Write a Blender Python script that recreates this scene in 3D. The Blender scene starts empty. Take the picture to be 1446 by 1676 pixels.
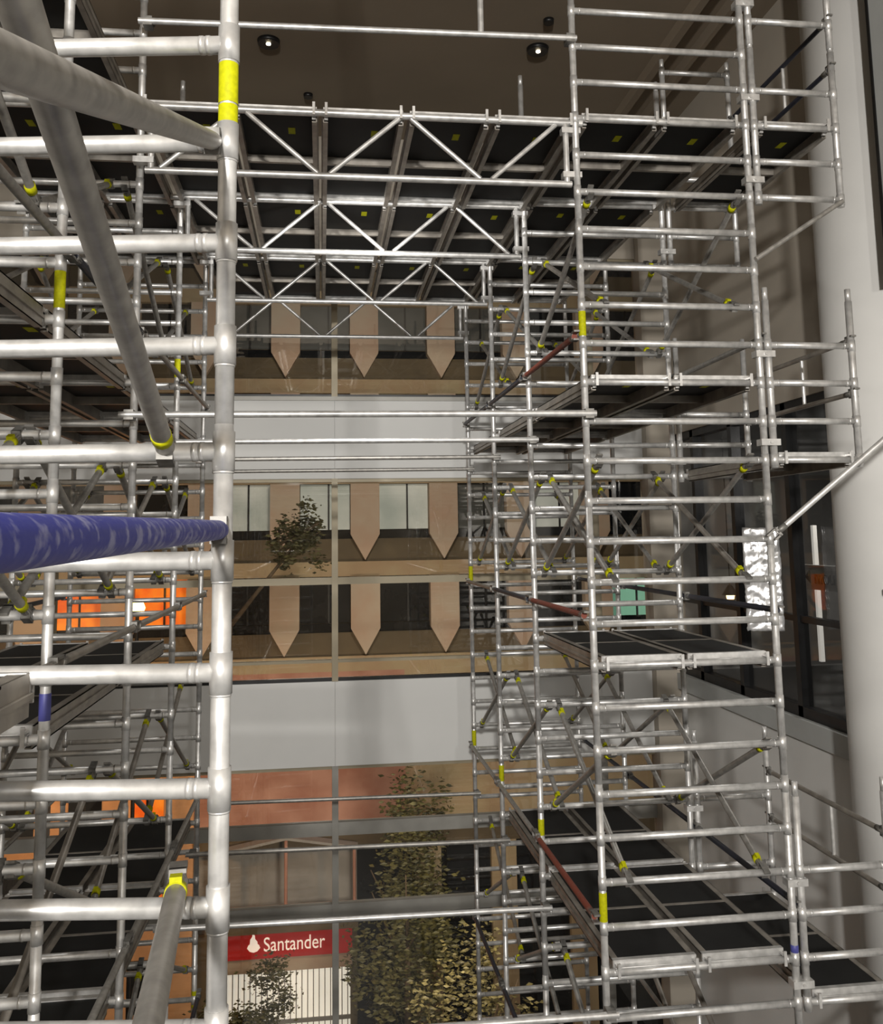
import bpy, math, random
from mathutils import Vector, Matrix
random.seed(7)
S = bpy.context.scene
COL = S.collection

# ------------------------------------------------------------------ camera
cam_d = bpy.data.cameras.new('camera'); cam = bpy.data.objects.new('camera', cam_d); COL.objects.link(cam)
cam_d.sensor_fit = 'HORIZONTAL'; cam_d.sensor_width = 36.0
cam_d.lens = 1484.23 / 1446 * 36.0
cam_d.shift_x = (723 - 713.35) / 1446; cam_d.shift_y = (696.06 - 838) / 1446
cam_d.clip_start = 0.02; cam_d.clip_end = 300
R3 = Matrix(((0.992206, 0.000164, -0.124605), (-0.123645, -0.122644, -0.984718), (-0.015444, 0.992451, -0.121668)))
cam.matrix_world = Matrix.Translation((0, 0, 8.256)) @ R3.to_4x4()
S.camera = cam

# ------------------------------------------------------------------ world and lights
w = bpy.data.worlds.new('night'); S.world = w; w.use_nodes = True
w.node_tree.nodes['Background'].inputs[0].default_value = (0.02, 0.025, 0.04, 1)
w.node_tree.nodes['Background'].inputs[1].default_value = 0.6

def light(name, kind, loc, target, energy, color=(1, 1, 1), size=0.5, **kw):
    d = bpy.data.lights.new(name, kind); d.energy = energy; d.color = color
    if kind == 'AREA': d.shape = 'RECTANGLE'; d.size = size; d.size_y = kw.pop('size_y', size)
    elif kind != 'SUN': d.shadow_soft_size = size
    for k, v in kw.items(): setattr(d, k, v)
    o = bpy.data.objects.new(name, d); COL.objects.link(o); o.location = loc
    o.rotation_euler = (Vector(target) - Vector(loc)).to_track_quat('-Z', 'Y').to_euler()
    return o

light('work_floodlight', 'AREA', (-1.0, -6.6, 10.7), (1.6, 9, 8.0), 1650, (1.0, 0.965, 0.91), 0.42)
light('fill_light_rear', 'AREA', (1.6, -7.2, 10.9), (1.6, 9, 7.6), 260, (1.0, 0.965, 0.91), 0.35)  # fill light added beside the main floodlight
light('atrium_floodlight', 'AREA', (0.4, 7.6, 10.75), (0.6, 13.6, 6.4), 55, (1.0, 0.97, 0.92), 0.4)
light('street_light', 'AREA', (1.5, 15.0, 13.2), (2, 26, 6.5), 560, (1.0, 0.95, 0.87), 1.5)
light('street_light_low', 'AREA', (2.0, 16.5, 1.5), (0.0, 26, -0.5), 420, (1.0, 0.88, 0.74), 1.5)
light('sodium_light', 'AREA', (-7.5, 20.5, 3.5), (-7.0, 26, 0.5), 260, (1.0, 0.56, 0.24), 1.0)
light('shop_fill_light', 'AREA', (6.5, 10.0, 9.6), (6.0, 10.2, 6.0), 60, (1.0, 0.96, 0.9), 0.6)  # added area light that brightens the grey shop walls
S.view_settings.view_transform = 'Standard'; S.view_settings.look = 'None'
S.cycles.max_bounces = 6; S.cycles.diffuse_bounces = 2; S.cycles.glossy_bounces = 3; S.cycles.transparent_max_bounces = 10
S.view_settings.exposure = 0.0; S.view_settings.gamma = 1.0; S.view_settings.use_curve_mapping = False

# ------------------------------------------------------------------ materials
def lin(c): return tuple((x / 12.92 if x <= 0.04045 else ((x + 0.055) / 1.055) ** 2.4) for x in (v / 255 for v in c))
MATS = {}
def mat(name, rgb, rough=0.6, metal=0.0, var=0.12, scale=6.0, rgb2=None, emit=0.0, bump=0.0, lo=0.35, hi=0.65, detail=4.0, spec=0.5):
    m = bpy.data.materials.new(name); m.use_nodes = True; nt = m.node_tree; b = nt.nodes['Principled BSDF']
    b.inputs['Roughness'].default_value = rough; b.inputs['Metallic'].default_value = metal
    b.inputs['Specular IOR Level'].default_value = spec
    tc = nt.nodes.new('ShaderNodeTexCoord'); nz = nt.nodes.new('ShaderNodeTexNoise')
    gm = nt.nodes.new('ShaderNodeNewGeometry')
    nz.inputs['Scale'].default_value = scale; nz.inputs['Detail'].default_value = detail
    nt.links.new(gm.outputs['Position'], nz.inputs['Vector'])
    rp = nt.nodes.new('ShaderNodeValToRGB'); c = lin(rgb)
    c2 = lin(rgb2) if rgb2 else tuple(min(1, x * (1 + var)) for x in c); c1 = c if rgb2 else tuple(x * (1 - var) for x in c)
    rp.color_ramp.elements[0].color = (*c1, 1); rp.color_ramp.elements[1].color = (*c2, 1)
    rp.color_ramp.elements[0].position = lo; rp.color_ramp.elements[1].position = hi
    nt.links.new(nz.outputs['Fac'], rp.inputs['Fac']); nt.links.new(rp.outputs['Color'], b.inputs['Base Color'])
    if metal > 0:
        mr = nt.nodes.new('ShaderNodeMapRange'); mr.inputs['To Min'].default_value = rough * 0.75; mr.inputs['To Max'].default_value = min(1, rough * 1.3)
        nt.links.new(nz.outputs['Fac'], mr.inputs['Value']); nt.links.new(mr.outputs['Result'], b.inputs['Roughness'])
    if emit:
        nt.links.new(rp.outputs['Color'], b.inputs['Emission Color']); b.inputs['Emission Strength'].default_value = emit
    if bump:
        bp = nt.nodes.new('ShaderNodeBump'); bp.inputs['Strength'].default_value = bump; bp.inputs['Distance'].default_value = 0.01
        nt.links.new(nz.outputs['Fac'], bp.inputs['Height']); nt.links.new(bp.outputs['Normal'], b.inputs['Normal'])
    MATS[name] = m
    return m

def glass(name, tint, refl, rough=0.02):
    m = bpy.data.materials.new(name); m.use_nodes = True; nt = m.node_tree
    for n in list(nt.nodes): nt.nodes.remove(n)
    o = nt.nodes.new('ShaderNodeOutputMaterial'); mx = nt.nodes.new('ShaderNodeMixShader')
    t = nt.nodes.new('ShaderNodeBsdfTransparent'); g = nt.nodes.new('ShaderNodeBsdfGlossy'); f = nt.nodes.new('ShaderNodeFresnel')
    t.inputs[0].default_value = (*tint, 1); g.inputs['Roughness'].default_value = rough
    gm = nt.nodes.new('ShaderNodeNewGeometry'); mr = nt.nodes.new('ShaderNodeMapRange')   # same pane reflectance from either side
    mr.inputs['To Min'].default_value = refl; mr.inputs['To Max'].default_value = 1 / refl
    nt.links.new(gm.outputs['Backfacing'], mr.inputs['Value']); nt.links.new(mr.outputs['Result'], f.inputs['IOR'])
    nt.links.new(f.outputs[0], mx.inputs[0]); nt.links.new(t.outputs[0], mx.inputs[1]); nt.links.new(g.outputs[0], mx.inputs[2])
    nt.links.new(mx.outputs[0], o.inputs[0]); MATS[name] = m

mat('alu', (208, 207, 205), 0.38, 0.62, 0.14, 16)
mat('alu_worn', (160, 157, 152), 0.42, 0.6, 0.16, 22)
mat('alu_rail', (152, 146, 138), 0.45, 0.6, 0.2, 9)
mat('cast', (128, 126, 122), 0.5, 0.6, 0.2, 30)
mat('ply', (25, 25, 25), 0.65, 0, 0.25, 3, spec=0.25)
mat('yellow', (172, 172, 4), 0.65, 0, 0.12, 60, spec=0.2)
mat('blue_paint', (50, 56, 138), 0.5, 0.1, rgb2=(128, 130, 168), scale=38, lo=0.48, hi=0.66)
mat('red_paint', (122, 58, 42), 0.6, 0.1, rgb2=(120, 100, 90), scale=14, lo=0.55, hi=0.75)
mat('dark_paint', (38, 40, 52), 0.45, 0.2, 0.2, 12)
mat('white_wall', (218, 217, 214), 0.75, 0, 0.04, 1.2, spec=0.2)
mat('panel_white', (214, 214, 212), 0.6, 0, 0.03, 0.8, spec=0.3)
mat('wall_beige', (168, 160, 148), 0.8, 0, 0.06, 0.9, spec=0.2)
mat('ceiling', (138, 126, 110), 0.85, 0, 0.05, 0.7, spec=0.1)
mat('floor', (52, 50, 48), 0.5, 0, 0.1, 2)
mat('black_metal', (22, 22, 23), 0.4, 0.2, 0.2, 5)
mat('grey_metal', (150, 148, 142), 0.5, 0.3, 0.08, 4)
mat('tan_frame', (150, 140, 118), 0.5, 0.2, 0.08, 4)
mat('grey_panel', (176, 178, 176), 0.7, 0, 0.05, 2)
mat('stone_pink', (188, 172, 152), 0.8, 0, rgb2=(184, 156, 134), scale=0.9)
mat('stone_tan', (172, 156, 124), 0.8, 0, rgb2=(164, 140, 110), scale=1.1)
mat('stone_brown', (92, 80, 60), 0.8, 0, 0.15, 1.5)
mat('brick', (184, 140, 122), 0.85, 0, rgb2=(160, 112, 94), scale=1.3)
mat('terracotta', (204, 158, 116), 0.85, 0, 0.15, 2)
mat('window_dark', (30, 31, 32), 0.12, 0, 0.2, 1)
mat('window_grey', (90, 92, 90), 0.2, 0, 0.3, 0.8)
mat('reflection_pale', (186, 190, 184), 0.6, 0, rgb2=(150, 158, 152), scale=0.7, emit=0.30)  # pale glow in place of the bright room reflected in the glass
mat('lit_mint', (150, 216, 190), 0.5, 0, 0.06, 0.8, emit=0.30)
mat('lit_orange', (255, 150, 40), 0.5, 0, rgb2=(230, 96, 20), scale=2.0, emit=0.4)
mat('lit_white', (250, 246, 236), 0.5, 0, 0.03, 2, emit=0.55)
mat('bulb', (255, 236, 200), 0.5, 0, 0.02, 2, emit=14)
mat('bulb_warm', (255, 196, 110), 0.5, 0, 0.02, 2, emit=16)
mat('sign_red', (170, 32, 28), 0.5, 0, 0.05, 2, emit=0.18)
mat('sign_white', (250, 236, 226), 0.5, 0, 0.02, 2, emit=0.55)
mat('canopy', (150, 148, 144), 0.7, 0, 0.12, 1)
mat('leaf', (46, 48, 26), 0.6, 0, rgb2=(92, 88, 48), scale=3.0)
mat('leaf_pale', (120, 112, 70), 0.6, 0, rgb2=(62, 58, 34), scale=4.0)
mat('bark', (84, 70, 52), 0.9, 0, 0.3, 8)
mat('foil', (245, 245, 246), 0.24, 0.6, 0.05, 20)
mat('asphalt', (52, 52, 54), 0.9, 0, 0.2, 4)
mat('wood', (110, 66, 30), 0.6, 0, 0.3, 5)
mat('shop_dark', (42, 41, 40), 0.8, 0, 0.3, 1.2)
mat('shop_grey', (140, 139, 136), 0.7, 0, 0.1, 2)
mat('lilac', (70, 72, 140), 0.5, 0, 0.1, 9)
glass('glass', (0.96, 0.94, 0.90), 1.6)
glass('glass_dark', (0.80, 0.80, 0.80), 1.36)

# ------------------------------------------------------------------ mesh helpers
class MB:
    def __init__(s): s.v = []; s.f = []; s.sm = []
    def tube(s, a, b, r, n=12, r2=None, caps=True):
        a = Vector(a); b = Vector(b); r2 = r if r2 is None else r2
        q = (b - a).to_track_quat('Z', 'Y'); i0 = len(s.v)
        for p, rr in ((a, r), (b, r2)):
            for i in range(n):
                t = 2 * math.pi * i / n
                s.v.append(p + q @ Vector((rr * math.cos(t), rr * math.sin(t), 0)))
        for i in range(n):
            j = (i + 1) % n; s.f.append((i0 + i, i0 + j, i0 + n + j, i0 + n + i)); s.sm.append(True)
        if caps:
            s.f.append(tuple(i0 + n - 1 - i for i in range(n))); s.sm.append(False)
            s.f.append(tuple(i0 + n + i for i in range(n))); s.sm.append(False)
        return s
    def box(s, c, d, q=None):
        i0 = len(s.v); c = Vector(c)
        for x in (-.5, .5):
            for y in (-.5, .5):
                for z in (-.5, .5):
                    p = Vector((x * d[0], y * d[1], z * d[2])); s.v.append(c + (q @ p if q else p))
        for f in ((0, 1, 3, 2), (4, 6, 7, 5), (0, 4, 5, 1), (2, 3, 7, 6), (0, 2, 6, 4), (1, 5, 7, 3)):
            s.f.append(tuple(i0 + i for i in f)); s.sm.append(False)
        return s
    def span(s, x0, x1, y0, y1, z0, z1): return s.box(((x0 + x1) / 2, (y0 + y1) / 2, (z0 + z1) / 2), (abs(x1 - x0), abs(y1 - y0), abs(z1 - z0)))
    def prism(s, pts, y0, y1):
        """polygon in XZ extruded along Y"""
        i0 = len(s.v); n = len(pts)
        for y in (y0, y1):
            for p in pts: s.v.append(Vector((p[0], y, p[1])))
        s.f.append(tuple(i0 + i for i in range(n))); s.f.append(tuple(i0 + 2 * n - 1 - i for i in range(n))); s.sm += [False, False]
        for i in range(n):
            j = (i + 1) % n; s.f.append((i0 + i, i0 + n + i, i0 + n + j, i0 + j)); s.sm.append(False)
        return s
    def mesh(s, name, m):
        me = bpy.data.meshes.new(name); me.from_pydata([tuple(v) for v in s.v], [], s.f)
        me.polygons.foreach_set('use_smooth', s.sm); me.materials.append(MATS[m]); me.update(); return me

def put(name, me, parent=None, loc=(0, 0, 0), rot=None, scale=None):
    o = bpy.data.objects.new(name, me); COL.objects.link(o)
    if parent is not None: o.parent = parent
    o.location = loc
    if rot is not None: o.rotation_euler = rot
    if scale is not None: o.scale = scale
    return o
def tag(o, label, cat, group=None, kind=None):
    if label: o['label'] = label
    if cat: o['category'] = cat
    if group: o['group'] = group
    if kind: o['kind'] = kind
    return o
def thing(name, label, cat, loc=(0, 0, 0), rot=None, group=None): return tag(put(name, None, None, loc, rot), label, cat, group)
def struct(name, mb, m, parent=None):
    o = put(name, mb.mesh(name, m), parent); o['kind'] = 'structure'; return o
CACHE = {}
def cached(key, fn):
    if key not in CACHE: CACHE[key] = fn()
    return CACHE[key]
def unit_tube(m, n=12): return cached(('ut', m, n), lambda: MB().tube((0, 0, 0), (0, 0, 1), 1, n).mesh('tube', m))
def tube_obj(name, m, a, b, r, parent=None, n=12):
    a = Vector(a); b = Vector(b)
    return put(name, unit_tube(m, n), parent, a, (b - a).to_track_quat('Z', 'Y').to_euler(), (r, r, (b - a).length))
def box_obj(name, m, c, d, parent=None, rot=None):
    return put(name, cached(('ub', m), lambda: MB().box((0, 0, 0), (1, 1, 1)).mesh('block', m)), parent, c, rot, d)

# ------------------------------------------------------------------ dimensions of the scaffold
PITCH = 0.30; ZC = 7.30                     # rung spacing, height of rung 0
def zk(k): return ZC + PITCH * k
W = 1.41; PR = 0.0272; RR = 0.0262          # frame width, post and rung radius
XR, YR, BR = 1.974, 6.583, 1.839            # right row: inner posts, first frame, bay
XL, YL, BL = -1.351, 4.795, 1.930           # left row
YRS = [YR + BR * i for i in range(4)]
YLS = [YL + BL * i for i in range(-1, 4)]
FLOOR = zk(-23.75)

# ------------------------------------------------------------------ the building
struct('floor', MB().span(-7, 9.5, -9, 13.7, -0.05, FLOOR), 'floor')
ZCEIL = 14.45
ceil = struct('ceiling', MB().span(-7, 9.5, -9, 13.9, ZCEIL, ZCEIL + 0.3), 'ceiling')
for i, (x, wd) in enumerate(((4.35, 0.10), (4.75, 0.06))):
    struct('trim_%d' % (i + 1), MB().span(x - wd / 2, x + wd / 2, -9, 13.5, ZCEIL - 0.16, ZCEIL), 'ceiling')
struct('wall_left', MB().span(-7.2, -7, -9, 13.9, 0, ZCEIL), 'wall_beige')
struct('wall_rear', MB().span(-7, 9.5, -9.2, -9, 0, ZCEIL), 'wall_beige')
# facade at the back
YF = 13.6
fac = thing('wall_back', None, None); fac['kind'] = 'structure'
XF0, XF1 = -7.0, 5.45
def spandrel(z0, z1, m='panel_white'):
    xs = [XF0, -3.78, 0.19, 4.16, XF1]
    for a, b in zip(xs, xs[1:]):
        put('spandrel_panel', MB().span(a + 0.0015, b - 0.0015, YF - 0.06, YF + 0.15, z0, z1).mesh('spandrel_panel', m), fac)
spandrel(9.13, 10.30); spandrel(5.02, 6.20); spandrel(12.6, 14.45, 'wall_beige'); spandrel(0, 0.6)
put('ledge', MB().span(XF0, XF1, YF - 0.09, YF + 0.1, 10.30, 10.36).mesh('ledge', 'grey_metal'), fac)
MULL = [-3.78, 0.19, 4.16]
win = [(0.6, 5.02, (3.05, 4.15)), (6.20, 9.13, (6.48, 7.63)), (10.36, 12.6, ())]
nwin = 0
for z0, z1, tr in win:
    edges = [XF0] + MULL + [XF1]
    for i in range(4):
        nwin += 1
        wo = thing('window_%d' % nwin, None, None, ((edges[i] + edges[i + 1]) / 2, YF, z0)); wo['kind'] = 'structure'
        hw = (edges[i + 1] - edges[i]) / 2; h = z1 - z0
        zz = [0] + [t - z0 for t in tr] + [h]
        for a, b in zip(zz, zz[1:]):
            put('pane', MB().span(-hw + 0.03, hw - 0.03, 0.03, 0.042, a, b).mesh('pane', 'glass'), wo)
        for t in tr:
            th = 0.09 if z0 < 5 else 0.05
            if t == 6.48: th = 0.02
            put('transom', MB().span(-hw, hw, -0.03, 0.08, t - z0 - th, t - z0 + th).mesh('transom', 'tan_frame' if z0 > 5 else 'grey_metal'), wo)
        put('head_frame', MB().span(-hw, hw, -0.03, 0.08, h - 0.05, h).mesh('head_frame', 'tan_frame'), wo)
        put('sill_frame', MB().span(-hw, hw, -0.03, 0.08, 0, 0.04).mesh('sill_frame', 'black_metal'), wo)
for x in MULL:
    for z0, z1, tr in win: put('mullion', MB().span(x - 0.045, x + 0.045, YF - 0.075, YF + 0.1, z0, z1).mesh('mullion', 'tan_frame' if z0 > 5 else 'grey_metal'), fac)
put('corner_pier', MB().span(4.95, 5.45, YF - 0.25, YF + 0.1, 0, ZCEIL).mesh('corner_pier', 'wall_beige'), fac)
# wall on the right with a dark shop front
XW = 5.32
wr = thing('wall_right', None, None); wr['kind'] = 'structure'
put('upper_wall', MB().span(XW, XW + 0.25, -9, YF, 9.74, ZCEIL).mesh('upper_wall', 'wall_beige'), wr)
put('lower_wall', MB().span(XW, XW + 0.25, -9, YF, 0, 5.95).mesh('lower_wall', 'white_wall'), wr)
put('shop_sill', MB().span(XW - 0.05, XW + 0.3, -9, YF, 5.95, 6.18).mesh('shop_sill', 'grey_panel'), wr)
put('rear_wall', MB().span(XW, XW + 0.25, -9, 8.0, 6.18, 9.74).mesh('rear_wall', 'white_wall'), wr)
ys = [8.0, 9.93, 11.36, 12.6, YF]
for i, (a, b) in enumerate(zip(ys, ys[1:])):
    nwin += 1
    wo = thing('window_%d' % nwin, None, None, (XW + 0.1, (a + b) / 2, 6.18)); wo['kind'] = 'structure'
    h2 = (b - a) / 2
    put('pane', MB().span(0, 0.012, -h2, h2, 0, 3.56).mesh('pane', 'glass_dark'), wo)
    put('frame_post', MB().span(-0.07, 0.06, -h2 - 0.05, -h2 + 0.05, 0, 3.56).mesh('frame_post', 'black_metal'), wo)
    put('frame_head', MB().span(-0.07, 0.06, -h2, h2, 3.46, 3.56).mesh('frame_head', 'black_metal'), wo)
    put('frame_sill', MB().span(-0.07, 0.06, -h2, h2, 0, 0.12).mesh('frame_sill', 'black_metal'), wo)
    put('frame_rail', MB().span(-0.04, 0.04, -h2, h2, 1.05, 1.12).mesh('frame_rail', 'black_metal'), wo)
sh = thing('wall_shop', None, None); sh['kind'] = 'structure'
put('shop_floor', MB().span(XW + 0.3, 9.5, 6, YF + 0.4, 6.0, 6.15).mesh('shop_floor', 'shop_dark'), sh)
put('shop_ceiling', MB().span(XW + 0.25, 9.5, 6, YF + 0.4, 9.72, 9.9).mesh('shop_ceiling', 'shop_dark'), sh)
put('shop_back_wall', MB().span(9.3, 9.5, 6, YF + 0.4, 6.1, 9.75).mesh('shop_back_wall', 'shop_grey'), sh)
put('shop_end_wall', MB().span(XW + 0.25, 9.5, YF + 0.15, YF + 0.4, 6.1, 9.75).mesh('shop_end_wall', 'shop_grey'), sh)
put('shop_near_wall', MB().span(XW + 0.25, 9.5, 5.9, 6.0, 6.1, 9.75).mesh('shop_near_wall', 'shop_dark'), sh)

# ------------------------------------------------------------------ ladder frames
def post_mesh(h, rz, tip, full):
    def f():
        b = MB(); n = 14 if full else 10
        b.tube((0, 0, 0), (0, 0, h), PR, n)
        if not full:
            for z in rz: b.tube((0, 0, z - 0.045), (0, 0, z + 0.045), PR * 1.13, n, caps=True)
        if tip: b.tube((0, 0, h), (0, 0, h + 0.10), PR * 0.82, n)
        return b.mesh('post', 'alu')
    return cached(('post', round(h, 3), tuple(rz), tip, full), f)
def rung_mesh(wd, full):
    def f():
        b = MB(); n = 14 if full else 10
        b.tube((-wd / 2 + PR * 0.8, 0, 0), (wd / 2 - PR * 0.8, 0, 0), RR, n)
        for s in (-1, 1):
            e = s * (wd / 2)
            for d, dr in (((0.085, 1.05), (0.065, 1.06)) if full else ((0.07, 1.06),)):
                b.tube((e - s * d, 0, 0), (e - s * (d - 0.012), 0, 0), RR * dr, n)
        return b.mesh('rung', 'alu')
    return cached(('rung', wd, full), f)
def sleeve_mesh():
    return cached('sleeve', lambda: MB().tube((0, 0, -0.055), (0, 0, 0.055), PR * 1.15, 16).tube((0, 0, -0.062), (0, 0, -0.055), PR * 1.06, 16).mesh('joint_sleeve', 'alu'))
def sticker(parent, sx, z0, z1, m='yellow', name='yellow_sticker', wd=W):
    tube_obj(name, m, (sx * wd / 2, 0, z0), (sx * wd / 2, 0, z1), PR + 0.0015, parent, 16)
def ladder_frame(loc, rotz, label, rungs, h, wd=W, full=False, tip=True, group=None, name='ladder_frame', posts=(-1, 1)):
    t = thing(name, label, 'scaffold frame', loc, (0, 0, rotz), group)
    rz = tuple(round(r, 4) for r in rungs)
    for s in posts:
        put('post', post_mesh(h, rz, tip, full), t, (s * wd / 2, 0, 0))
        if full:
            for z in rz: put('joint_sleeve', sleeve_mesh(), t, (s * wd / 2, 0, z))
    for z in rz: put('rung', rung_mesh(wd, full), t, (0, 0, z))
    return t

ORD = ['nearest', 'second', 'third', 'fourth', 'fifth']
TIER = ['top tier', 'second tier from top', 'third tier from top', 'fourth tier from top', 'fifth tier from top', 'lowest tier']
tiers = [11.25, 4.25, -2.75, -9.75, -16.75, -23.75]
RZ = [0.225 + 0.3 * i for i in range(7)]
def stack(xc, y, rotz, row, which, top_rungs=7, top_h=2.1, full=False, stickers=()):
    for ti, k0 in enumerate(tiers):
        z = zk(k0); rz, h = RZ, 2.1
        if ti == 0: rz = RZ[:top_rungs]; h = top_h
        fr = ladder_frame((xc, y, z), rotz, 'aluminium ladder frame of the %s, %s from camera, %s' % (row, which, TIER[ti]), rz, h, full=full, tip=True)
        for sx, z0, z1, m in stickers:
            if z <= z0 < z + h: sticker(fr, sx, z0 - z, z1 - z, m, 'yellow_sticker' if m == 'yellow' else 'blue_tape')
# near frame beside the camera
NX, NY, NROT = -0.2706, 2.5655, -0.13
stack(NX - W / 2 * math.cos(NROT), NY - W / 2 * math.sin(NROT), NROT, 'near left tower', 'nearest', full=True, stickers=[(1, 9.515, 9.65, 'yellow'), (1, 9.435, 9.509, 'yellow')])
LST = {1: [(1, 9.458, 9.67, 'yellow'), (1, 7.39, 7.52, 'lilac')], 3: [(1, 9.777, 9.953, 'yellow')], 4: [(1, 3.32, 3.49, 'yellow')]}
for i, y in enumerate(YLS):
    tr, th = (7, 2.1) if i < 3 else (4, 1.95)
    stack(XL - W / 2, y, 0, 'left row', ORD[i], tr, th, stickers=LST.get(i, ()))
RST = {0: [(-1, 9.754, 9.945, 'yellow'), (-1, 5.534, 5.738, 'yellow'), (1, 5.24, 5.295, 'lilac')], 1: [(-1, 5.56, 5.70, 'yellow')], 2: [(-1, 5.565, 5.734, 'yellow')],
       3: [(-1, 7.667, 7.868, 'yellow'), (-1, 5.542, 5.735, 'yellow')]}
for i, y in enumerate(YRS):
    tr, th = (7, 2.1) if i == 0 else (4, 2.05)
    stack(XR + W / 2, y, 0, 'right row', ORD[i], tr, th, stickers=RST.get(i, ()))

# ------------------------------------------------------------------ braces with yellow catches
def claw_mesh():
    def f():
        b = MB(); b.tube((0, 0, 0.035), (0, 0, 0.12), 0.024, 10)
        b.box((0.030, 0, 0.0), (0.014, 0.044, 0.085)); b.box((-0.030, 0, 0.012), (0.014, 0.044, 0.06)); b.box((0, 0, 0.042), (0.074, 0.044, 0.02))
        return b.mesh('claw', 'cast')
    return cached('claw', f)
def clip_mesh():
    return cached('clip', lambda: MB().tube((0, 0, 0.105), (0, 0, 0.15), 0.0285, 12).box((0.03, 0, 0.125), (0.02, 0.03, 0.04)).mesh('yellow_catch', 'yellow'))
def brace(a, b, label, m='alu_worn', r=0.0235, clips=(1, 1), group=None, claws=(1, 1), n=12, name='brace'):
    a = Vector(a); b = Vector(b); L = (b - a).length
    t = thing(name, label, 'brace', a, (b - a).to_track_quat('Z', 'X').to_euler(), group)
    put('tube', unit_tube(m, n), t, (0, 0, 0.03), None, (r, r, L - 0.06))
    for e, z, rt in ((0, 0, (0, 0, 0)), (1, L, (math.pi, 0, 0))):
        if claws[e]: put('claw', claw_mesh(), t, (0, 0, z), rt)
        if clips[e]: put('yellow_catch', clip_mesh(), t, (0, 0, z), rt)
    return t
# the close braces beside the camera
brace((-0.4305, 2.60, 8.50), (-0.33, 0.62, 8.985), 'thick grey brace crossing the near frame steeply, yellow catch at lower end', 'alu_worn', 0.0262, (1, 0), claws=(1, 0), n=24)
brace((-0.3105, 2.56, 9.40), (-0.290, 0.62, 8.612), 'thick grey brace at top left running to the near post beside yellow sticker', 'alu_worn', 0.0262, (0, 0), claws=(1, 0), n=24)
brace((-0.277, 2.56, 8.283), (-0.272, 0.55, 8.252), 'blue painted horizontal brace with worn patches', 'blue_paint', 0.0262, (0, 0), claws=(1, 0), n=24)
brace((-0.375, 2.58, 7.37), (-0.245, 1.25, 7.505), 'grey brace hooked on the near frame at the bottom left', 'alu_worn', 0.0262, (1, 0), claws=(1, 0), n=24)

BAY = ['first bay', 'second bay', 'third bay', 'fourth bay']
LEV = {14: 'above the top deck', 7: 'above the upper deck', 0: 'above the middle deck', -7: 'above the lower deck', -14: 'above the lowest deck', -21: 'near the ground'}
def row_braces(ys, xin, sgn, row, faces, levels, skip=()):
    # sgn: direction from the inner posts towards the outer ones
    for bi in range(len(ys) - 1):
        y0, y1 = ys[bi], ys[bi + 1]
        for face, x0 in faces:
            fs = sgn if face == 'inner' else -sgn
            for lv in levels:
                if (bi, face, lv) in skip: continue
                where = '%s face of %s, %s, %s' % (face, row, BAY[bi], LEV[lv])
                j = random.uniform(-0.02, 0.02)
                brace((x0 + fs * (0.11 + j), y0, zk(lv + 5)), (x0 + fs * (0.11 + j), y1, zk(lv + 2)), 'brace falling away, ' + where, 'alu_worn')
                brace((x0 + fs * (0.19 + j), y0, zk(lv + 2)), (x0 + fs * (0.19 + j), y1, zk(lv + 5)), 'brace rising away, ' + where, 'alu_rail' if random.random() < .4 else 'alu_worn')
                cm = random.choice(['alu_worn', 'alu_worn', 'dark_paint', 'alu_rail'])
                if row == 'right row' and face == 'inner' and bi == 0 and lv in (7, 0, -7): cm = 'red_paint'
                if row == 'right row' and face == 'outer' and lv in (0, -7): cm = 'dark_paint'
                brace((x0 - fs * 0.05, y0 + 0.02, zk(lv) + 0.36), (x0 - fs * 0.05, y1 - 0.02, zk(lv) + 0.36), 'level rail, ' + where, cm, clips=(0, 0))
row_braces(YRS, XR, 1, 'right row', (('inner', XR), ('outer', XR + W)), (7, 0, -7, -14))
row_braces(YLS, XL, -1, 'left row', (('inner', XL), ('outer', XL - W)), (7, 0, -7, -14))

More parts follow.
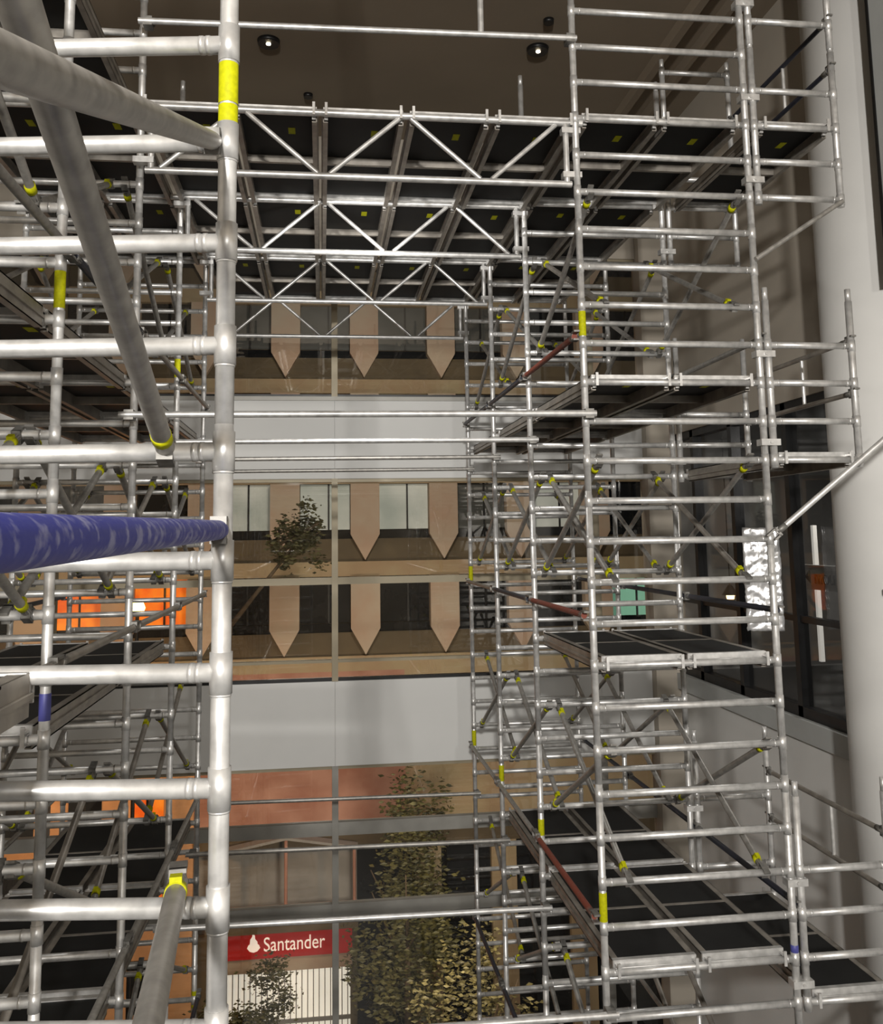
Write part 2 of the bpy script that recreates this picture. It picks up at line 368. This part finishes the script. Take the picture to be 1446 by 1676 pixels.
# ------------------------------------------------------------------ platforms
def rail_mesh(L):
    def f():
        b = MB(); b.span(-0.004, 0.004, 0.05, L - 0.05, -0.055, 0.060)
        b.span(-0.004, 0.046, 0.05, L - 0.05, 0.052, 0.060); b.span(-0.004, 0.034, 0.05, L - 0.05, -0.055, -0.047)
        b.span(-0.016, 0.0, 0.05, L - 0.05, -0.008, 0.008)
        return b.mesh('side_rail', 'alu_rail')
    return cached(('rail', round(L, 3)), f)
def hook_mesh():
    def f():
        b = MB(); b.box((0, 0.045, 0.0), (0.028, 0.02, 0.075)); b.box((0, 0.01, 0.036), (0.02, 0.085, 0.014)); b.box((0, -0.034, 0.018), (0.02, 0.012, 0.10))
        return b.mesh('hook', 'alu')
    return cached('hook', f)
def platform(xc, y0, y1, z, label, wd=0.61, stick=True, group=None, name='platform', lift=0.0):
    L = y1 - y0; t = thing(name, label, 'platform', (xc, y0, z), None, group)
    hw = wd / 2
    put('side_rail', rail_mesh(L), t, (-hw, 0, 0)); put('side_rail', rail_mesh(L), t, (hw, L, 0), (0, 0, math.pi))
    for a, b in ((0.06, L / 2 - 0.006), (L / 2 + 0.006, L - 0.06)):
        put('deck_panel', cached(('dp', round(wd, 3), round(L, 3)), lambda: MB().span(-hw + 0.03, hw - 0.03, 0, L / 2 - 0.072, 0.042, 0.0565).mesh('deck_panel', 'ply')), t, (0, a, 0))
    put('cross_member', cached(('cm', wd), lambda: MB().span(-hw + 0.005, hw - 0.005, -0.018, 0.018, -0.02, 0.0595).mesh('cross_member', 'alu_rail')), t, (0, L / 2, 0))
    for e, ro in ((0.055, 0), (L - 0.055, math.pi)):
        put('end_bar', cached(('eb', wd), lambda: MB().span(-hw - 0.002, hw + 0.002, -0.020, 0.020, 0.004, 0.063).mesh('end_bar', 'alu')), t, (0, e, 0))
        for s in (-1, 1): put('hook', hook_mesh(), t, (s * (hw - 0.02), 0 if ro == 0 else L, 0.0), (0, 0, ro))
    if stick: put('yellow_sticker', cached('stick', lambda: MB().box((0, 0, 0.0405), (0.055, 0.11, 0.002)).mesh('yellow_sticker', 'yellow')), t, (hw * 0.35, 0.42, 0))
    return t
DECK = {14: 'top deck', 7: 'upper deck', 0: 'middle deck', -7: 'lower deck', -14: 'lowest deck'}
def bay_platforms(ys, xin, sgn, row, plan):
    for bi, lv in plan:
        for s, nm in ((0.375, 'inner'), (1.035, 'outer')):
            platform(xin + sgn * s, ys[bi], ys[bi + 1], zk(lv), 'dark plywood platform, %s board of %s, %s, %s' % (nm, row, BAY[bi], DECK[lv]))
bay_platforms(YRS, XR, 1, 'right row', [(0, 14), (1, 14), (2, 14), (0, 7), (1, 7), (2, 7), (0, 0), (0, -7), (1, -7), (0, -14)])
bay_platforms(YLS, XL, -1, 'left row', [(0, 14), (1, 14), (2, 14), (3, 14), (0, 7), (1, 7), (2, 7), (3, 7), (1, 0), (2, 0), (1, -7), (2, -7), (3, -7), (1, -14), (2, -14)])
platform(-1.085, 0.75, 2.66, zk(2) - 0.05, 'platform hooked on the near frame at the left picture edge')

# ------------------------------------------------------------------ lattice beams over the void and the decking on them
BEAMN = ['nearest', 'second', 'third', 'rear']
ZT, ZB = 11.465, 10.965
YB = []
def couple(parent, x, y, z, d=(0, 1, 0)):
    put('clamp', cached(('cl', d), lambda: MB().box((0, 0, 0), (0.13 if d[0] else 0.075, 0.13 if d[1] else 0.075, 0.06)).mesh('clamp', 'alu')), parent, (x, y, z))
for i in range(4):
    yb = YRS[i] + 0.02; YB.append(yb); x0, x1 = -1.29, 1.915
    t = thing('lattice_beam', 'aluminium lattice beam across the void, %s from the camera' % BEAMN[i], 'beam', (0, yb, 0))
    tube_obj('top_chord', 'alu', (x0 - 0.12, 0, ZT), (x1 + 0.12, 0, ZT), 0.0265, t); tube_obj('bottom_chord', 'alu', (x0, 0, ZB), (x1 + 0.02, 0, ZB), 0.0265, t)
    p = 0.622; ap = 0.02 - 3 * p if i in (0, 3) else 0.02 - 2 * p
    x = ap; up = False if i in (0, 3) else False
    # zigzag web; apex positions alternate between bottom and top chord
    xs = [0.015 + p * j for j in range(-2, 4)]
    for a, b in zip(xs, xs[1:]):
        j = round((a - 0.015) / p); bottom_at_a = (j % 2 == 0) if i in (0, 3) else (j % 2 == 1)
        za, zb = (ZB, ZT) if bottom_at_a else (ZT, ZB)
        bb = min(b, x1 - 0.05)
        tube_obj('web_diagonal', 'alu', (a + 0.045, 0, za + (0.02 if za == ZB else -0.02)), (bb - 0.045, 0, zb + (0.02 if zb == ZB else -0.02)), 0.019, t, 10)
    for xe, xp in ((x0 + 0.04, XL), (x1 - 0.015, XR)):
        tube_obj('end_post', 'alu', (xe, 0, ZB), (xe, 0, ZT), 0.024, t)
        for z in (ZB + 0.07, ZT - 0.07):
            put('clamp', cached('beamclamp', lambda: MB().box((0, 0, 0), (0.15, 0.07, 0.045)).mesh('clamp', 'alu')), t, ((xe + xp) / 2, 0, z))
PX = [-1.01, -0.345, 0.318, 0.985, 1.655]
PN = ['first', 'second', 'third', 'fourth', 'fifth']
for bi in range(3):
    for j, x in enumerate(PX):
        platform(x, YB[bi], YB[bi + 1], ZT, 'dark plywood platform on the lattice beams, %s from left, %s' % (PN[j], BAY[bi]))

# ------------------------------------------------------------------ level tubes across the void
def cross_tube(a, b, label, r=0.0242, m='alu'):
    t = thing('guard_tube', label, 'tube', a); a = Vector(a); b = Vector(b)
    tube_obj('tube', m, (0, 0, 0), b - a, r, t)
    for f in (0.02, 0.985):
        p = (b - a) * f
        put('coupler', cached('coupler', lambda: MB().box((0, 0.03, 0), (0.065, 0.09, 0.07)).tube((0.04, -0.02, 0), (0.04, 0.06, 0), 0.009, 6).mesh('coupler', 'cast')), t, p)
    return t
for i, y in enumerate(YRS):
    cross_tube((XL - 0.06, y - 0.075, 9.135), (XR + 0.06, y - 0.075, 9.15), 'level aluminium tube across the void at mid height, %s from camera' % BEAMN[i], 0.0242, 'alu' if i < 2 else 'alu_worn')
    cross_tube((XL - 0.06, y - 0.075, 5.00), (XR + 0.06, y - 0.075, 4.96), 'level aluminium tube across the void low down, %s from camera' % BEAMN[i], 0.0242, 'alu' if i < 2 else 'alu_worn')
cross_tube((XL, YR - 0.05, 12.09), (XR + 0.02, YR - 0.05, 12.14), 'level guard tube above the top deck across the void')
tube_obj('guard_post', 'alu', (1.23, YR - 0.05, 12.14), (1.23, YR - 0.05, 13.2), 0.0242)
tag(bpy.data.objects['guard_post'], 'short upright tube standing on the top guard tube', 'tube')

# ------------------------------------------------------------------ side frames cantilevered towards the right wall
XS0, WS = XR + W + 0.075, 0.70
def side_frame(y, k0, ks, h, label):
    z = zk(k0); fr = ladder_frame((XS0 + WS / 2, y, z), 0, label, [PITCH * (k - k0) for k in ks], h, wd=WS, tip=True, name='side_frame')
    for k in (ks[0] + 0.45, ks[-1] - 0.25) if len(ks) > 1 else ():
        put('clamp', cached('sclamp', lambda: MB().box((0, 0, 0), (0.155, 0.085, 0.05)).tube((0, -0.055, 0), (0, 0.055, 0), 0.012, 8).mesh('clamp', 'alu')), fr, (-WS / 2 - 0.038, 0, PITCH * (k - k0)))
    return fr
SETS = [(11.8, (12, 13, 14, 15), 1.32, 14, 'top'), (4.8, (5, 6, 7, 8), 1.32, 5, 'middle'), (-8.2, (-8, -7, -6, -5), 1.48, -8, 'bottom')]
for k0, ks, h, kd, nm in SETS:
    for i in (0, 1):
        side_frame(YRS[i], k0, ks, h, 'narrow side frame on the right row, %s level, %s from camera' % (nm, ORD[i]))
    platform(XS0 + WS / 2, YRS[0], YRS[1], zk(kd), 'dark side platform towards the white column, %s level' % nm, 0.58)
    for q, kk in enumerate((kd + 1.75, kd + 3.15)):
        if nm == 'bottom': kk += 0.6
        brace((XS0 + WS, YRS[0], zk(kk)), (XS0 + WS, YRS[1], zk(kk)), 'dark guard rail of the %s side platform, %s rail' % (nm, ('lower', 'upper')[q]), 'alu_rail' if nm != 'top' else 'dark_paint', 0.021, (0, 0))
    tube_obj('guard_stile', 'alu', (XS0 + WS, YRS[0] + 0.75, zk(kd + 1.75 + (.6 if nm == 'bottom' else 0))), (XS0 + WS, YRS[0] + 0.75, zk(kd + 3.15 + (.6 if nm == 'bottom' else 0))), 0.015)
    tag(COL.objects[-1], 'short upright between the guard rails, %s side platform' % nm, 'upright')
side_frame(YRS[1], 16.25, (18.8,), 0.80, 'small open side frame above the top deck, second from camera')
side_frame(YRS[0], 16.3, (17, 18), 0.8, 'short side frame stacked above the top side frame')
brace((XR + W - 0.03, YR - 0.05, 10.36), (XS0 + WS + 0.01, YR - 0.05, 10.89), 'sloping strut under the top side frame', 'alu_worn', 0.019, (0, 0), claws=(0, 0))
brace((XR + W - 0.02, YR - 0.10, 8.225), (4.62, YR - 0.35, 9.28), 'sloping strut under the middle side frame', 'alu', 0.0225, (0, 0))
brace((XR + W + 0.03, YR - 0.08, zk(-11.5)), (XS0 + WS + 0.1, YR - 0.08, zk(-8.4)), 'sloping strut under the bottom side frame', 'alu', 0.0225, (0, 0))

# ------------------------------------------------------------------ column, hanging panel, ceiling lights
def column():
    t = thing('column', 'round white plastered column at the right', 'column', (5.47, 8.05, 0))
    put('shaft', MB().tube((0, 0, 0), (0, 0, ZCEIL), 0.60, 64).mesh('shaft', 'white_wall'), t)
    put('box_fixing', MB().box((-0.47, -0.42, 7.70), (0.06, 0.06, 0.05)).mesh('box_fixing', 'shop_grey'), t)
column()
t = thing('hanging_panel', 'grey hanging panel with a black edge at the top right corner', 'panel', (4.99, 6.3, 10.45))
put('board', MB().span(0, 0.3, 0, 0.95, 0, 3.9).mesh('board', 'grey_panel'), t)
put('edge_strip', MB().span(-0.01, 0.3, 0.95, 0.985, 0, 3.9).mesh('edge_strip', 'black_metal'), t)
for i, (x, y, on, nm) in enumerate(((-0.66, 10.85, 1, 'left lit one'), (2.75, 10.7, 1, 'right lit one'), (-0.19, 12.2, 0, 'small dark one at left'), (2.73, 10.05, 0, 'small dark one at right'))):
    t = thing('ceiling_spot', 'black recessed ceiling spotlight, ' + nm, 'spotlight', (x, y, ZCEIL), None, 'ceiling spotlights')
    r = 0.13 if on else 0.06
    put('rim', MB().tube((0, 0, -0.05), (0, 0, 0), r, 20, r * 1.1).mesh('rim', 'black_metal'), t)
    if on: put('bulb', MB().tube((0, -0.02, -0.062), (0, -0.02, -0.05), 0.028, 12).mesh('bulb', 'bulb'), t)

# ------------------------------------------------------------------ shop front things behind the right wall
b = MB(); ny, nz = 14, 40
for i in range(ny + 1):
    for j in range(nz + 1):
        b.v.append(Vector((0.42 * i / ny + random.uniform(-.007, .007), random.uniform(-0.016, 0.016), 1.22 * j / nz + random.uniform(-.007, .007))))
for i in range(ny):
    for j in range(nz):
        a = i * (nz + 1) + j; b.f.append((a, a + nz + 1, a + nz + 2, a + 1)); b.sm.append(True)
fo = put('foil_sheet', b.mesh('foil_sheet', 'foil'), None, (4.79, 9.97, 7.14), (0, 0, -0.36), (0.95, 0.95, 0.95))
sm = fo.modifiers.new('thick', 'SOLIDIFY'); sm.thickness = 0.006
tag(fo, 'crumpled silver foil sheet hanging on the dark shop front', 'foil sheet')
t = thing('shop_sign', 'grey sign band with dark letters behind the shop glass', 'sign', (XW + 0.32, 9.1, 7.58))
put('board', MB().span(0, 0.05, 0, 1.42, 0, 0.28).mesh('board', 'shop_grey'), t)
put('logo', MB().prism([(0, 0), (0.12, -0.07), (0.12, 0.09)], 0, 0.012).mesh('logo', 'black_metal'), t, (-0.005, 1.08, 0.14), (0, 0, -math.pi / 2))
def text_mesh(txt, size, m, ext=0.006):
    c = bpy.data.curves.new('lettering', 'FONT'); c.body = txt; c.size = size; c.extrude = ext; c.align_x = 'LEFT'
    o = bpy.data.objects.new('lettering', c); COL.objects.link(o); bpy.context.view_layer.update()
    me = bpy.data.meshes.new_from_object(o.evaluated_get(bpy.context.evaluated_depsgraph_get())); me.name = 'lettering'
    bpy.data.objects.remove(o); bpy.data.curves.remove(c); me.materials.clear(); me.materials.append(MATS[m]); return me
put('lettering', text_mesh('mou', 0.24, 'black_metal'), t, (-0.012, 0.86, 0.07), (math.pi / 2, 0, -math.pi / 2))
for i, (y, z0, z1) in enumerate(((10.98, 6.75, 8.3), (10.45, 6.7, 8.32))):
    tag(box_obj('light_column', 'lit_white', (XW + 0.62, y, (z0 + z1) / 2), (0.05, 0.05, z1 - z0)), 'narrow white lit strip behind the shop glass, %s' % ('beside the foil sheet', 'beside the column')[i], 'light strip', 'lit strips in the shop')
t = thing('lamp_reflection', 'small warm glow standing for a lamp reflection in the dark shop glass', 'lamp', (XW + 0.62, 12.85, 7.36))  # glowing bulb, shade and cord made up for a lamp's reflection
put('cord', MB().tube((0, 0, 0.05), (0, 0, 2.37), 0.008, 6).mesh('cord', 'black_metal'), t)
put('shade', MB().tube((0, 0, -0.02), (0, 0, 0.12), 0.12, 16, 0.03, caps=False).mesh('shade', 'black_metal'), t)
bm = MB(); bm.tube((0, 0, -0.08), (0, 0, -0.02), 0.05, 12, 0.06).mesh
put('bulb', bm.mesh('bulb', 'bulb_warm'), t)

# ------------------------------------------------------------------ outside: street and the building opposite
YE = 26.0; STREET = -7.0
struct('street_ground', MB().span(-40, 40, 13.9, 60, STREET - 0.3, STREET), 'asphalt')
bd = thing('opposite_building', 'tan and pink stone office building across the street with pointed pilasters', 'building', (0, YE, STREET))
def bp(name, m, x0, x1, y0, y1, z0, z1): return put(name, MB().span(x0, x1, y0, y1, z0 - STREET, z1 - STREET).mesh(name, m), bd)
bp('core_wall', 'stone_brown', -17, 17, 0.25, 4, STREET, 21)
STO = 2.61; tips = [12.85 + STO * 2, 12.85 + STO, 12.85, 12.85 - STO, 12.85 - 2 * STO, 12.85 - 3 * STO]
PXS = [-1.03 + 2.25 * j for j in range(-6, 8)]
litset = {(5, -3): 'lit_orange', (5, -2): 'lit_orange', (4, 0): 'reflection_pale', (4, 1): 'reflection_pale', (4, -1): 'reflection_pale', (4, 2): 'window_grey', (4, 3): 'reflection_pale', (5, 4): 'lit_mint', (3, 1): 'reflection_pale', (4, 5): 'lit_mint', (2, 0): 'window_grey', (2, 1): 'window_grey', (2, 2): 'window_grey', (2, -1): 'window_grey'}
for si, tz in enumerate(tips):
    bp('tan_band', 'stone_tan', -17, 17, 0.0, 0.3, tz - 0.45, tz - 0.04)
    bp('brown_band', 'stone_brown', -17, 17, 0.12, 0.3, tz - 0.04, tz + 0.60)
    bp('dark_gap', 'window_dark', -17, 17, 0.2, 0.3, tz + 0.60, tz + 0.84)  # dark strip set back above the brown band
    for j, x in enumerate(PXS):
        put('pilaster', cached('pilaster', lambda: MB().prism([(-0.41, 0.72), (0, 0.0), (0.41, 0.72), (0.41, STO - 0.46), (-0.41, STO - 0.46)], 0, 0.35).mesh('pilaster', 'stone_pink')), bd, (x, -0.12, tz - STREET))
        m = litset.get((si, j - 6), 'window_dark')
        wn = put('window', cached(('bw', m), lambda: MB().span(-0.70, 0.70, 0, 0.04, 0, STO - 1.32).mesh('window', m)), bd, (x + 1.125, 0.19, tz + 0.86 - STREET))
        put('window_bar', cached('wbar', lambda: MB().span(-0.025, 0.025, -0.04, 0, 0, STO - 1.32).mesh('window_bar', 'black_metal')), wn, (0.1, 0, 0))
# lower floors of brick and terracotta
zb = tips[-1] - 0.45
bp('brick_wall', 'brick', -3.4, 2.3, 0.0, 0.3, 0.3, zb); bp('plaster_wall', 'stone_tan', 2.3, 17, 0.0, 0.3, 0.3, zb)
bp('terracotta_wall', 'terracotta', -17, -3.4, -0.05, 0.3, STREET, zb)
for x in (-11.4, -9.6, -7.9, -6.2, -4.6):
    for z in (-3.9, -1.6, 0.6, 2.7):
        m = random.choice(['window_dark', 'window_dark', 'lit_orange'])
        w_ = bp('window', m, x - 0.42, x + 0.42, -0.08, 0.0, z, z + 1.3)
        w_b = put('window_bar', MB().span(x - 0.03, x + 0.03, -0.11, -0.07, z - STREET, z + 1.3 - STREET).mesh('window_bar', 'black_metal'), w_)
bp('ground_beam', 'stone_brown', -3.4, 17, -0.1, 0.3, -0.1, 0.35)
bp('dark_bay', 'window_dark', 0.95, 17, 0.1, 0.3, STREET, -0.1)  # dark sheet behind the ground floor piers
for x in (2.9, 5.0, 7.2): bp('pier', 'stone_tan', x - 0.35, x + 0.35, -0.1, 0.3, STREET, -0.1)
bp('glazing', 'shop_grey', -3.4, 0.95, 0.15, 0.3, -1.7, -0.1)
# bank branch at street level
bk = thing('bank_front', 'bank branch front with a red sign and white barred shop window', 'shop front', (0, YE - 0.15, STREET))
def kp(name, m, x0, x1, y0, y1, z0, z1, parent=None): return put(name, MB().span(x0, x1, y0, y1, z0 - STREET, z1 - STREET).mesh(name, m), parent or bk)
sg = kp('sign_board', 'sign_red', -2.75, 0.80, -0.12, 0.05, -2.68, -2.02)
put('lettering', text_mesh('Santander', 0.50, 'sign_white'), sg, (-1.53, -0.13, -2.50 - STREET), (math.pi / 2, 0, 0), (0.80, 1, 1))
fl = MB()
fl.prism([(-0.17, 0.02), (-0.10, -0.06), (0, -0.09), (0.10, -0.06), (0.17, 0.02), (0.14, 0.09), (0.10, 0.12), (0.10, 0.17), (0.04, 0.24), (0.03, 0.33), (-0.03, 0.38), (-0.04, 0.30), (-0.09, 0.23), (-0.10, 0.12), (-0.14, 0.09)], 0, 0.012)
put('flame_emblem', fl.mesh('flame_emblem', 'sign_white'), sg, (-1.78, -0.135, -2.42 - STREET))
kp('lit_window', 'lit_white', -2.7, 0.75, 0.0, 0.05, STREET + 0.3, -2.68)
kp('frieze', 'stone_pink', -2.75, 0.80, -0.06, 0.05, -3.05, -2.68)
for i in range(23): kp('window_bar', 'shop_grey', -2.62 + 0.15 * i - 0.012, -2.62 + 0.15 * i + 0.012, -0.05, -0.02, STREET + 0.3, -3.05)
kp('cross_bar', 'shop_grey', -2.7, 0.75, -0.06, -0.02, -4.35, -4.25)
# pavilion roof with a terracotta post
kp('terrace_slab', 'stone_brown', -3.0, 0.95, -0.5, 0.05, -1.92, -1.62)
kp('parapet', 'brick', -3.0, 0.95, -0.5, -0.42, -1.62, -1.25)
t = thing('canopy', 'low grey canopy on pinkish posts on the terrace above the bank sign', 'canopy', (-0.94, 25.62, -1.62))
put('roof', MB().prism([(-1.9, 1.72), (0, 2.05), (1.9, 1.72), (1.9, 1.66), (0, 1.98), (-1.9, 1.66)], -0.24, 0.14).mesh('roof', 'canopy'), t)
for x in (-1.8, 0, 1.8): tube_obj('post', 'brick', (x, -0.17, 0), (x, -0.17, 1.7 if x else 1.99), 0.045, t)
t = thing('street_lantern', 'bright round street lantern glowing orange behind the left scaffold', 'lantern', (-4.71, 24.5, STREET))
tube_obj('pole', 'black_metal', (0, 0, 0), (0, 0, 13.35), 0.05, t)
put('globe', MB().tube((0, 0, 13.35), (0, 0, 13.55), 0.12, 16, 0.2).tube((0, 0, 13.55), (0, 0, 13.75), 0.2, 16, 0.12).mesh('globe', 'bulb_warm'), t)

# street trees: trunk, branches and leaves
def leaves(n, c, rad, m, size):
    b = MB(); c = Vector(c)
    cl = [Vector((random.gauss(0, .55), random.gauss(0, .55), random.gauss(0, .5))) for _ in range(22)]
    for _ in range(n):
        k = random.choice(cl); p = c + Vector(((k.x + random.gauss(0, .18)) * rad[0], (k.y + random.gauss(0, .18)) * rad[1], (k.z + random.gauss(0, .18)) * rad[2]))
        q = Vector((random.gauss(0, 1), random.gauss(0, 1), random.gauss(0, 1))).to_track_quat('Z', 'Y'); s = size * random.uniform(.6, 1.3); i0 = len(b.v)
        for d in ((-1, 0, 0), (0, -.45, .12), (1, 0, 0), (0, .45, .12)): b.v.append(p + q @ (Vector(d) * s))
        b.f.append((i0, i0 + 1, i0 + 2, i0 + 3)); b.sm.append(False)
    return b.mesh('foliage', m)
def tree(name, label, x, y, zc, rad, n, m, size=0.09, cat='tree', lean=0.0):
    t = thing(name, label, cat, (x, y, STREET)); h = zc - STREET
    b = MB(); b.tube((0, 0, 0), (0, 0, h * 0.6), 0.13, 10, 0.09); b.tube((0, 0, h * 0.6), (0.1 * lean, 0, h * .86), 0.09, 8, 0.06); b.tube((0.1 * lean, 0, h * .86), (lean, 0, h), 0.06, 8, 0.03)
    put('trunk', b.mesh('trunk', 'bark'), t)
    for _ in range(6):
        a = random.uniform(0, 6.28); e = Vector((lean + math.cos(a) * rad[0] * .8, math.sin(a) * rad[1] * .8, h + random.uniform(-.5, .6) * rad[2]))
        put('branch', MB().tube((lean * .7, 0, h - rad[2] * random.uniform(.3, .7)), e, 0.04, 6, 0.012).mesh('branch', 'bark'), t)
    f = put('foliage', leaves(n, (lean, 0, h), rad, m, size), t); f['kind'] = 'stuff'
tree('street_tree', 'dark leafy street tree to the right of the bank sign', 2.0, 22.6, -0.3, (1.1, 0.8, 2.6), 6500, 'leaf', 0.08)
tree('street_tree', 'pale leafed street tree seen through the lower glazing at right', 3.3, 19.6, -1.6, (0.9, 0.8, 1.6), 2600, 'leaf_pale', 0.07)
tree('street_tree', 'dark tree in front of the pale windows glowing like reflections across the street', -2.41, 23.0, 8.3, (0.7, 0.5, 0.6), 1500, 'leaf', 0.07, lean=1.9)
tree('street_tree', 'bushy dark tree in front of the barred bank window', -1.95, 23.2, -3.3, (0.95, 0.6, 1.1), 6000, 'leaf', 0.06)
